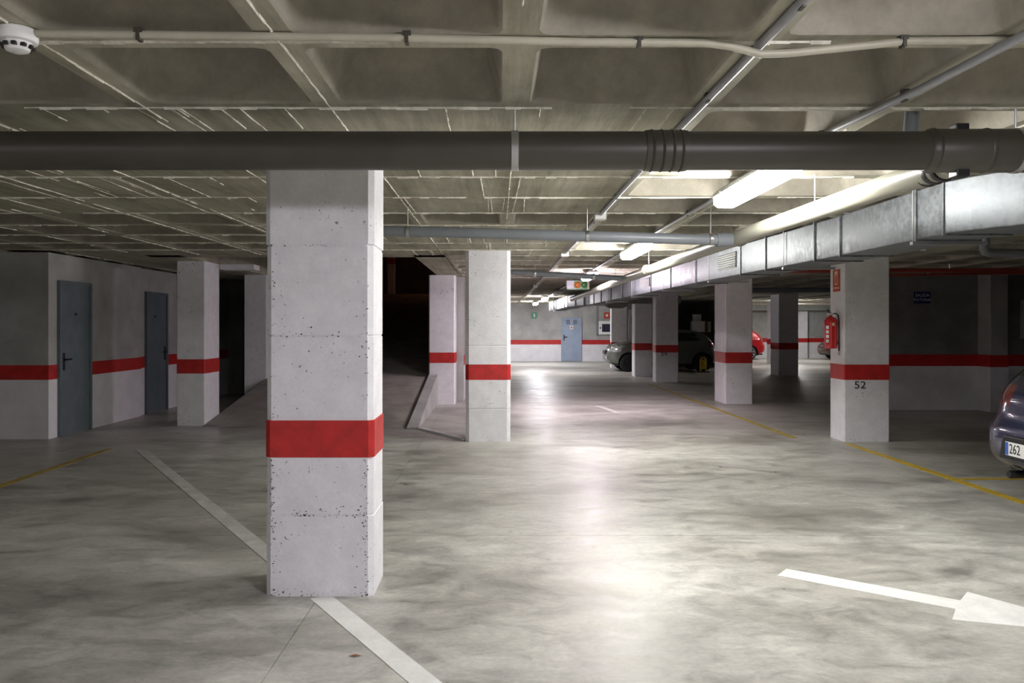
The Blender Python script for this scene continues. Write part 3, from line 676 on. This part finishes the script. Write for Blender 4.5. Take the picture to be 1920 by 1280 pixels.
for x in (2, 6): MB().tube([(x, 0, .05), (x, 0, .13)], .006, 8).build('pipe_hanger', 'steel', t)

# ------------------------------------------------------------------ signs and safety things
t = thing('exit_sign', 'dark blue sign with white lettering on the dark right hand wall', 'sign', (7.62, 14.396, 2.02))
MB().box(-.15, .15, -.008, 0, -.105, .105).build('sign_plate', 'signblue', t, bevel=0.003)
text('lettering', 'SALIDA', 0.078, 'textwhite', t, Matrix.Translation((0, -.009, .04)) @ FRONT)
text('lettering', 'PEATONAL', 0.068, 'textwhite', t, Matrix.Translation((0, -.009, -.04)) @ FRONT)
t = thing('electrical_box', 'pale electrical box with black latch on the right hand wall behind the blue car', 'electrical box', (9.60, 14.396, 1.28))
MB().box(-.22, .22, -.12, 0, 0, .70).build('box_body', 'white', t, bevel=0.008)
MB().box(-.195, .195, -.135, -.12, .025, .675).build('box_door', 'wallgrey', t, bevel=0.006)
MB().box(-.19, -.12, -.15, -.135, .34, .39).build('latch', 'black', t, bevel=0.004)
t = thing('extinguisher_sign', 'red fire extinguisher sign on the side of pillar 52', 'sign', (4.498, 10.645, 2.11))
MB().box(-.006, 0, -.105, .105, -.145, .145).build('sign_plate', 'signred', t)
MB().box(-.008, -.006, -.085, .085, -.055, .125).build('sign_panel', 'cream', t)
for y in (-.085, .045): MB().box(-.0085, -.008, y, y + .04, -.055, .125).build('panel_side', 'signred', t)
pg = MB().prism([(-.010, -.022, -.04), (-.010, .022, -.04), (-.010, .022, .055), (-.010, .009, .075), (-.010, .009, .095), (-.010, -.009, .095), (-.010, -.009, .075), (-.010, -.022, .055)], (.0015, 0, 0))
pg.build('pictogram', 'signred', t)
text('lettering', 'EXTINTOR', 0.038, 'cream', t, Matrix.Translation((-.007, 0, -.10)) @ LEFTF)
t = thing('fire_extinguisher', 'red fire extinguisher hanging on the side of pillar 52', 'fire extinguisher', (4.40, 10.60, 1.21))
MB().lathe([(.074, 0), (.08, .012), (.08, .36), (.074, .385), (.058, .405), (.032, .418), (.022, .425), (.022, .445)], seg=28).build('cylinder', 'extred', t, smooth=50)
MB().lathe([(.024, .44), (.024, .468), (.014, .472)]).build('valve', 'steel', t, smooth=40)
MB().prism([(-.012, -.012, .468), (-.012, .02, .478), (-.012, .10, .52), (-.012, .10, .508), (-.012, .03, .465)], (.024, 0, 0)).build('lever', 'black', t)
MB().prism([(-.012, .0, .45), (-.012, .09, .47), (-.012, .09, .458), (-.012, .0, .438)], (.024, 0, 0)).build('carry_handle', 'black', t)
MB().lathe([(.016, 0), (.016, .012)], c=(-.035, -.0, .452), axis='y').build('gauge', 'white', t)
MB().tube([(.02, -.02, .455), (.05, -.03, .465), (.082, -.04, .44), (.09, -.045, .36), (.09, -.045, .1), (.088, -.045, -.03)], .009, 10).build('hose', 'black', t, smooth=40)
MB().lathe([(.011, -.09), (.018, -.06), (.012, -.03)], c=(.088, -.045, 0)).build('nozzle', 'steel', t, smooth=40)
def wrap(a0, a1, z0, z1, r=.0806, n=10):
    mb = MB(); vs = []; fs = []
    for k in range(n + 1):
        a = a0 + (a1 - a0) * k / n
        vs += [(r * math.cos(a), r * math.sin(a), z0), (r * math.cos(a), r * math.sin(a), z1)]
    for k in range(n): fs.append((2 * k, 2 * k + 2, 2 * k + 3, 2 * k + 1))
    return mb.add(vs, fs)
lb = wrap(-2.7, -1.75, .06, .34).build('label_panel', 'extred', t)
for k, z in enumerate((.08, .14, .20, .26)): wrap(-2.75, -2.25, z, z + .04, .0812).build('label_text_block', 'textwhite', lb)
wrap(-1.75, -1.35, .30, .34, .0812).build('label_text_block', 'cream', lb)
for z in (.30, .05): MB().box(.07, .10, -.02, .02, z, z + .05).build('wall_bracket', 'steel', t)
# far wall fittings
t = thing('hose_cabinet', 'white framed fire hose cabinet with dark glass on the far wall', 'fire hose cabinet', (4.62, 34.6, 1.16))
MB().box(-.30, .30, -.16, 0, 0, .58).build('cabinet_body', 'white', t, bevel=0.01)
MB().box(-.17, .24, -.168, -.16, .11, .45).build('glass_pane', 'cabglass', t)
MB().box(-.27, -.22, -.19, -.16, .25, .31).build('latch', 'black', t)
t = thing('supply_pipe', 'thin grey pipe beside the hose cabinet on the far wall', 'pipe', (4.23, 34.52, 1.1))
MB().tube([(0, 0, .02), (0, 0, 1.35)], .02, 10).build('pipe_run', 'pipegrey', t, smooth=40)
MB().tube([(0, 0, .02), (.09, 0, .02)], .02, 10).build('elbow', 'pipegrey', t, smooth=40)
t = thing('hose_sign', 'small red sign above the hose cabinet', 'sign', (4.68, 34.596, 1.98))
MB().box(-.13, .13, -.008, 0, -.13, .13).build('sign_plate', 'signred', t)
MB().lathe([(.06, -.010), (.06, -.008)], axis='y').build('pictogram', 'white', t)
t = thing('emergency_exit_sign', 'small green running figure exit sign on the far wall', 'sign', (1.53, 34.596, 1.98))
MB().box(-.13, .13, -.01, 0, -.13, .13).build('sign_plate', 'signgreen', t)
MB().prism([(-.06, -.012, -.08), (.0, -.012, .0), (-.03, -.012, .07), (.02, -.012, .09), (.05, -.012, .0), (.03, -.012, -.09), (.0, -.012, -.04)], (0, .002, 0)).build('pictogram', 'textwhite', t)
t = thing('traffic_signal', 'ceiling signal box with orange and green lenses far down the aisle', 'signal', (1.62, 16.2, 2.25))
MB().box(-.24, .20, -.06, .06, -.01, .19).build('signal_housing', 'signalgreen', t, bevel=0.01)
MB().box(-.25, -.10, -.07, .06, .01, .18).build('end_plate', 'doorwhite', t, bevel=0.01)
MB().lathe([(.07, -.06), (.068, -.085), (.03, -.10)], c=(-.03, 0, .09), axis='y').build('orange_lens', 'orange', t, smooth=50)
MB().lathe([(.06, -.06), (.058, -.08), (.03, -.09)], c=(.11, 0, .09), axis='y').build('green_lens', 'signalgreen', t, smooth=50)
MB().box(.165, .21, -.075, .06, 0, .18).build('end_cap', 'beige', t, bevel=0.006)
for x in (-.15, .15): MB().tube([(x, 0, .18), (x, 0, .24)], .01, 8).build('hanger_rod', 'steel', t)

# recess behind the grey car: rack with boxes
t = thing('storage_rack', 'dark steel storage rack in the black recess behind the grey car', 'shelf', (7.55, 30.4, 0))
for x in (-.62, .62):
    for y in (-.22, .22): MB().box(x - .02, x + .02, y - .02, y + .02, 0, 1.9).build('upright', 'rimdark', t)
for z in (.15, .7, 1.27): MB().box(-.64, .64, -.24, .24, z, z + .025).build('shelf_board', 'rimdark', t)
def carton(label, x, y, z, sx, sy, sz, mat):
    t = thing('storage_box', label, 'box', (x, y, z), group='boxes on the dark rack')
    MB().box(-sx / 2, sx / 2, -sy / 2, sy / 2, 0, sz).build('box_body', mat, t, bevel=0.006)
    MB().box(-sx / 2 - .006, sx / 2 + .006, -sy / 2 - .006, sy / 2 + .006, sz - .05, sz + .008).build('box_lid', mat, t, bevel=0.004)
carton('wide white box on the dark rack above the grey car', 7.515, 30.3, 1.295, .50, .36, .40, 'card')
carton('small white box standing on the wide white box, left one', 7.42, 30.3, 1.705, .13, .2, .25, 'card')
carton('small white box standing on the wide white box, right one', 7.58, 30.3, 1.705, .14, .2, .25, 'card')
carton('narrow beige box at the right end of the dark rack', 7.945, 30.3, 1.295, .11, .3, .38, 'cardb')

# ------------------------------------------------------------------ cars
HATCH = [(.30, .30), (.06, .33), (.0, .50), (.015, .66), (.085, .72), (.11, .90), (.20, 1.06), (.60, 1.37), (1.10, 1.455), (1.90, 1.465), (2.45, 1.38), (3.05, 1.04),
         (3.35, .985), (3.92, .83), (4.20, .68), (4.28, .50), (4.22, .30), (4.00, .22)]
COMPACT = [(.25, .28), (.03, .32), (.0, .50), (.02, .68), (.08, .75), (.12, .92), (.20, 1.0), (.48, 1.33), (1.0, 1.40), (1.9, 1.41), (2.42, 1.345), (2.72, 1.07),
           (2.95, .995), (3.42, .93), (3.70, .80), (3.80, .56), (3.77, .33), (3.5, .22)]
def car_shell(prof, W2, belt_r, belt_f, wheels, rw):
    L = max(p[0] for p in prof); xws = prof[11][0]
    layers = [(0, 0, 0), (.40, .015, 0), (.62, .05, .012), (.73, .10, .05), (.82, .15, 'a'), (.92, .22, 'b'), (.985, .30, 'c'), (1.0, .36, 'd')]
    n = len(prof); bot = [(.30 + (L - .6) * k / (n - 1), .20) for k in range(n)]
    def belt(x): return belt_r + (belt_f - belt_r) * min(1, max(0, x / xws))
    def mod(x, z, ins, m, top):
        wr = max(0, 1 - x / .75); wf = max(0, 1 - (L - x) / .85)
        ins = ins * (.78 if z < .70 and x < 1 else 1.0); x2 = x + ins * wr ** 1.6 - ins * 1.25 * wf ** 1.6
        if not top: return x2, z + {'c': .01, 'd': .05}.get(m, 0)
        if isinstance(m, str):
            bz = belt(x) if x < xws else z
            if x >= xws or z <= bz:
                f = {'a': 0, 'b': .02, 'c': .06, 'd': .16}[m] if z > .6 else 0
                z2 = z - f * (1 if z > .75 else .5)
            else:
                z2 = {'a': bz + (z - bz) * .52, 'b': bz + (z - bz) * .02, 'c': bz - .06, 'd': bz - .18}[m]
        else: z2 = z - (m if z > belt_r + .1 or x > xws else 0)
        return x2, z2
    bm = bmesh.new(); rows = {}
    for sgn in (1, -1):
        for li, (yf, ins, m) in enumerate(layers):
            if li == 0 and sgn == -1: rows[(sgn, 0)] = rows[(1, 0)]; continue
            r = []
            for (x, z) in prof:
                a, b = mod(x, z, ins, m, True); r.append(bm.verts.new((a, sgn * yf * W2, b)))
            for (x, z) in reversed(bot):
                a, b = mod(x, z, ins, m, False); r.append(bm.verts.new((a, sgn * yf * W2, b)))
            rows[(sgn, li)] = r
        for li in range(len(layers) - 1):
            A_, B_ = rows[(sgn, li)], rows[(sgn, li + 1)]; N = len(A_)
            for k in range(N):
                q = (A_[k], A_[(k + 1) % N], B_[(k + 1) % N], B_[k]); bm.faces.new(q if sgn == 1 else q[::-1])
        R = rows[(sgn, len(layers) - 1)]; N = len(R)
        for k in range(n - 1):
            q = (R[k], R[k + 1], R[N - 2 - k], R[N - 1 - k]); bm.faces.new(q if sgn == 1 else q[::-1])
    bmesh.ops.recalc_face_normals(bm, faces=bm.faces)
    me = D.meshes.new('shell'); bm.to_mesh(me); bm.free()
    o = D.objects.new('shell', me); COL.objects.link(o)
    sb = o.modifiers.new('s', 'SUBSURF'); sb.levels = 2; sb.render_levels = 2
    cut = MB()
    for wx in wheels:
        for s in (-1, 1):
            pr = [(rw + .05, s * (W2 - .32)), (rw + .05, s * (W2 + .3))]
            cut.lathe(pr, c=(wx, 0, rw), axis='y', seg=36)
    c = cut.build('cutter', 'black')
    bo = o.modifiers.new('b', 'BOOLEAN'); bo.operation = 'DIFFERENCE'; bo.object = c; bo.solver = 'EXACT'
    dg = bpy.context.evaluated_depsgraph_get(); dg.update()
    res = D.meshes.new_from_object(o.evaluated_get(dg))
    D.objects.remove(o); D.objects.remove(c)
    return res, L
def car(label, kind, loc, rz, paint, rim, plate=False):
    t = thing('car', label, 'car', loc, rz)
    if kind == 'hatch': prof, W2, br, bf, wheels, rw, zt = HATCH, .88, 1.0, .95, (.84, 3.42), .315, 1.40
    else: prof, W2, br, bf, wheels, rw, zt = COMPACT, .84, .96, .95, (.62, 3.06), .30, 1.345
    me, L = car_shell(prof, W2, br, bf, wheels, rw)
    bm = bmesh.new(); bm.from_mesh(me); D.meshes.remove(me)
    xw = prof[11][0]; zr = prof[6][1]
    def cutp(co, no):
        bmesh.ops.bisect_plane(bm, geom=bm.verts[:] + bm.edges[:] + bm.faces[:], plane_co=co, plane_no=no, dist=1e-5)
    planes = [((0, 0, br + .06), (0, 0, 1)), ((0, 0, zt - .055), (0, 0, 1)), ((0, W2 * .70, 0), (0, 1, 0)), ((0, -W2 * .70, 0), (0, 1, 0)),
              ((0, W2 * .50, 0), (0, 1, .0)), ((0, -W2 * .50, 0), (0, 1, 0)), ((.72, 0, 1.1), (1, 0, -.75)), ((xw - .16, 0, 1.05), (1, 0, 1.25)),
              ((1.58, 0, 0), (1, 0, 0)), ((1.66, 0, 0), (1, 0, 0)), ((0, 0, .83), (0, .0, 1)), ((0, 0, 1.01), (0, 0, 1)), ((.42, 0, 0), (1, 0, 0)),
              ((0, 0, .28), (0, 0, 1)), ((L - .62, 0, .7), (1, 0, .3)), ((0, 0, .66), (0, 0, 1)), ((0, 0, .80), (.25, 0, 1)), ((0, 0, .68), (.35, 0, 1))]
    for c_, n_ in planes: cutp(c_, n_)
    bm.normal_update(); groups = {}
    for f in bm.faces:
        c = f.calc_center_median(); nrm = f.normal; key = 'body'
        arch = any((c.x - wx) ** 2 + (c.z - rw) ** 2 < (rw + .052) ** 2 and abs(c.y) < W2 * 1.2 and abs(c.y) > W2 - .34 for wx in wheels) and abs(nrm.y) < .5 or \
               any((c.x - wx) ** 2 + (c.z - rw) ** 2 < (rw + .05) ** 2 and abs(abs(c.y) - (W2 - .32)) < .01 for wx in wheels)
        sidewin = br + .06 < c.z < zt - .055 and abs(c.y) > W2 * .70 and (c.x - .72) - .75 * (c.z - 1.1) > 0 and (c.x - (xw - .16)) + 1.25 * (c.z - 1.05) < 0
        if arch: key = 'wheel_arch' + ('0' if c.x < 2 else '1') + ('_a' if c.y > 0 else '_b')
        elif sidewin:
            key = 'side_pillar' if 1.58 < c.x < 1.66 else ('rear_side_window' if c.x < 1.6 else 'front_side_window')
            key += '' if key == 'side_pillar' else ('_a' if c.y > 0 else '_b')
        elif zr + .02 < c.z < zt - .03 and c.x < .75 and abs(c.y) < W2 * .70 and nrm.x < -.3: key = 'rear_window'
        elif prof[11][1] - .02 < c.z < zt - .02 and c.x > xw - 1 and abs(c.y) < W2 * .70 and nrm.x > .3: key = 'windscreen'
        elif c.x < .42 and abs(c.y) > W2 * .50 and .83 < c.z < 1.01: key = 'tail_lamp_a' if c.y > 0 else 'tail_lamp_b'
        elif (c.x - (L - .62)) + .3 * (c.z - .7) > 0 and abs(c.y) > W2 * .50 and .66 < c.z < .86 and nrm.x > .1: key = 'head_lamp_a' if c.y > 0 else 'head_lamp_b'
        elif c.z < .28: key = 'lower_trim'
        groups.setdefault(key, []).append(f)
    MT = {'body': paint, 'wheel_arch': 'black', 'lower_trim': 'black', 'side_pillar': 'black'}
    for key, fl in groups.items():
        nb = bmesh.new(); vm = {}
        for f in fl:
            vs = []
            for v in f.verts:
                if v.index not in vm or True:
                    pass
                k_ = tuple(round(q, 5) for q in v.co)
                if k_ not in vm: vm[k_] = nb.verts.new(v.co)
                vs.append(vm[k_])
            if len(set(vs)) >= 3:
                try: nb.faces.new(vs)
                except ValueError: pass
        nm = (key[:-2] if key[-2:] in ('_a', '_b') else key).rstrip('01')
        m2 = D.meshes.new(nm); nb.to_mesh(m2); nb.free()
        mt = MT.get(key) or ('black' if 'arch' in key else 'lampred' if 'tail' in key else 'lampclear' if 'head' in key else 'glass')
        m2.materials.append(M[mt]); m2.shade_smooth(); m2.set_sharp_from_angle(angle=math.radians(40))
        o = D.objects.new('car_body' if nm == 'body' else nm, m2); COL.objects.link(o); o.parent = t
    bm.free()
    for wx in wheels:
        for s in (-1, 1):
            y = s * (W2 - .12)
            prw = [(rw - .10, -.10), (rw - .03, -.105), (rw - .008, -.09), (rw, -.06), (rw, .06), (rw - .008, .09), (rw - .03, .105), (rw - .10, .10)]
            wh = MB().lathe([(r, h) for r, h in prw], c=(wx, y, rw), axis='y', seg=36).build('wheel', 'rubber', t, smooth=50)
            yo = y + s * .098
            rmb = MB().lathe([(rw - .085, s * .0), (rw - .085, s * .012), (rw - .105, s * .014), (rw - .11, -s * .02)], c=(wx, yo, rw), axis='y', seg=32)
            rmb.build('rim', rim, wh, smooth=40)
            MB().lathe([(.035, 0), (.05, s * .004), (.05, s * .018), (.03, s * .022)], c=(wx, yo, rw), axis='y', seg=20).build('hub_cap', rim, wh, smooth=40)
            for k in range(9):
                a = 2 * PI * k / 9; u = Vector((math.cos(a), 0, math.sin(a))); v = Vector((-math.sin(a), 0, math.cos(a)))
                cc = Vector((wx, yo, rw)); R1 = rw - .095
                MB().prism([cc + u * .04 - v * .014, cc + u * R1 - v * .022, cc + u * R1 + v * .022, cc + u * .04 + v * .014], (0, s * .014, 0)).build('spoke', rim, wh)
    for s in (-1, 1):   # door mirrors
        MB().loft([[(xw - .42, s * (W2 - .03), 1.0), (xw - .30, s * (W2 - .03), 1.0), (xw - .28, s * (W2 - .03), 1.08), (xw - .42, s * (W2 - .03), 1.08)],
                   [(xw - .44, s * (W2 + .13), .99), (xw - .30, s * (W2 + .15), 1.0), (xw - .28, s * (W2 + .14), 1.12), (xw - .44, s * (W2 + .12), 1.13)]]).build('mirror', paint, t, bevel=.02)
        for y0 in ((1.30, 2.2) if kind == 'hatch' else (1.75,)):
            MB().box(y0, y0 + .16, s * (W2 + .002) - .014, s * (W2 + .002) + .014, .80, .825).build('door_handle', paint, t, bevel=.006)
    if kind == 'hatch':
        MB().loft([[(.50, -.55, 1.365), (.50, .55, 1.365), (.50, .55, 1.385), (.50, -.55, 1.385)], [(.80, -.56, 1.42), (.80, .56, 1.42), (.80, .56, 1.44), (.80, -.56, 1.44)]]).build('roof_spoiler', paint, t, bevel=.01)
        MB().tube([(.55, .50, .25), (.17, .50, .25), (.16, .50, .25)], [.032, .034, .030], 14).build('exhaust_pipe', 'black', t, smooth=40)
        MB().tube([(.30, -.14, 1.09), (.19, 0, 1.06), (.19, .02, 1.06)], .008, 8).build('rear_wiper', 'black', t)
    else:
        MB().box(L - .16, L - .01, -.30, .30, .56, .70).build('radiator_grille', 'black', t, bevel=.02)
        for s in (-1, 1):
            c_ = Vector((L - .27, s * .60, .735)); n1 = Vector((.80, s * .50, .33)).normalized(); u1 = n1.cross(Vector((0, 0, 1))).normalized(); v1 = u1.cross(n1)
            rg = [[c_ + n1 * h + u1 * r * math.cos(2 * PI * k / 24) + v1 * r * 1.15 * math.sin(2 * PI * k / 24) for k in range(24)] for r, h in ((.15, -.08), (.145, .0), (.11, .035), (.05, .05))]
            hl = MB().loft(rg).build('head_lamp_bowl', 'lampclear', t, smooth=50)
            rg = [[c_ + n1 * h + u1 * r * math.cos(2 * PI * k / 24) + v1 * r * 1.15 * math.sin(2 * PI * k / 24) for k in range(24)] for r, h in ((.165, -.06), (.165, .01), (.145, .012))]
            MB().loft(rg, True, False).build('chrome_ring', 'rim', hl, smooth=50)
        for s in (-1, 1):
            MB().lathe([(.06, -.01), (.06, .02), (.03, .035)], c=(L - .06, s * .46, .45), axis='x').build('fog_lamp', 'lampclear', t, smooth=50)
        for z in (.40, .55, .71): MB().box(L - .14, L + .0, -.31, .31, z - .009, z + .009).build('chrome_strip', 'rim', t, bevel=.004)
    if plate:
        MB().prism([(-.010, -.36, .42), (-.010, .36, .42), (-.010, .31, .61), (-.010, -.31, .61)], (.05, 0, 0)).build('plate_recess', 'black', t, bevel=.008)
        pl = MB().box(-.022, -.012, -.26, .26, .455, .565).build('number_plate', 'white', t, bevel=.002)
        MB().box(-.0235, -.022, .218, .256, .459, .561).build('blue_strip', 'signblue2', pl)
        text('lettering', '262', .112, 'textblack', pl, Matrix.Translation((-.0235, .205, .51)) @ LEFTF, .82, align='LEFT')
    return t
M['signblue2'] = mk('plate_blue', (0.03, 0.12, 0.48), 0.4, var=0.03)
car('dark blue hatchback at the right edge showing its rear and number plate', 'hatch', (4.155, 6.27, 0), 0.0, 'paintblue', 'rim', True)
car('grey green compact car parked side on behind the pillars', 'compact', (7.37, 27.3, 0), PI, 'paintgrey', 'rimdark')
car('red hatchback at the far end showing its tail behind the pillar', 'hatch', (12.12, 37.1 - .3, 0), PI, 'paintred', 'rim')
car('dark maroon car in the far right bay, only its nose beside pillar 52', 'hatch', (18.85, 36.3, 0), PI, 'paintmaroon', 'rimdark')
# yellow parking lock beside the grey car
t = thing('parking_lock', 'yellow fold up parking lock standing beside the grey car', 'parking lock', (6.70, 26.2, 0))
MB().box(-.2, .2, -.06, .06, 0, .03).build('base_plate', 'rimdark', t, bevel=.004)
MB().tube([(-.09, 0, .02), (-.085, 0, .40), (-.05, 0, .48), (.05, 0, .48), (.085, 0, .40), (.09, 0, .02)], .028, 10).build('hoop', 'yellow', t, smooth=50)
MB().box(-.08, .08, -.012, .012, .1, .42).build('hoop_plate', 'yellow', t, bevel=.003)
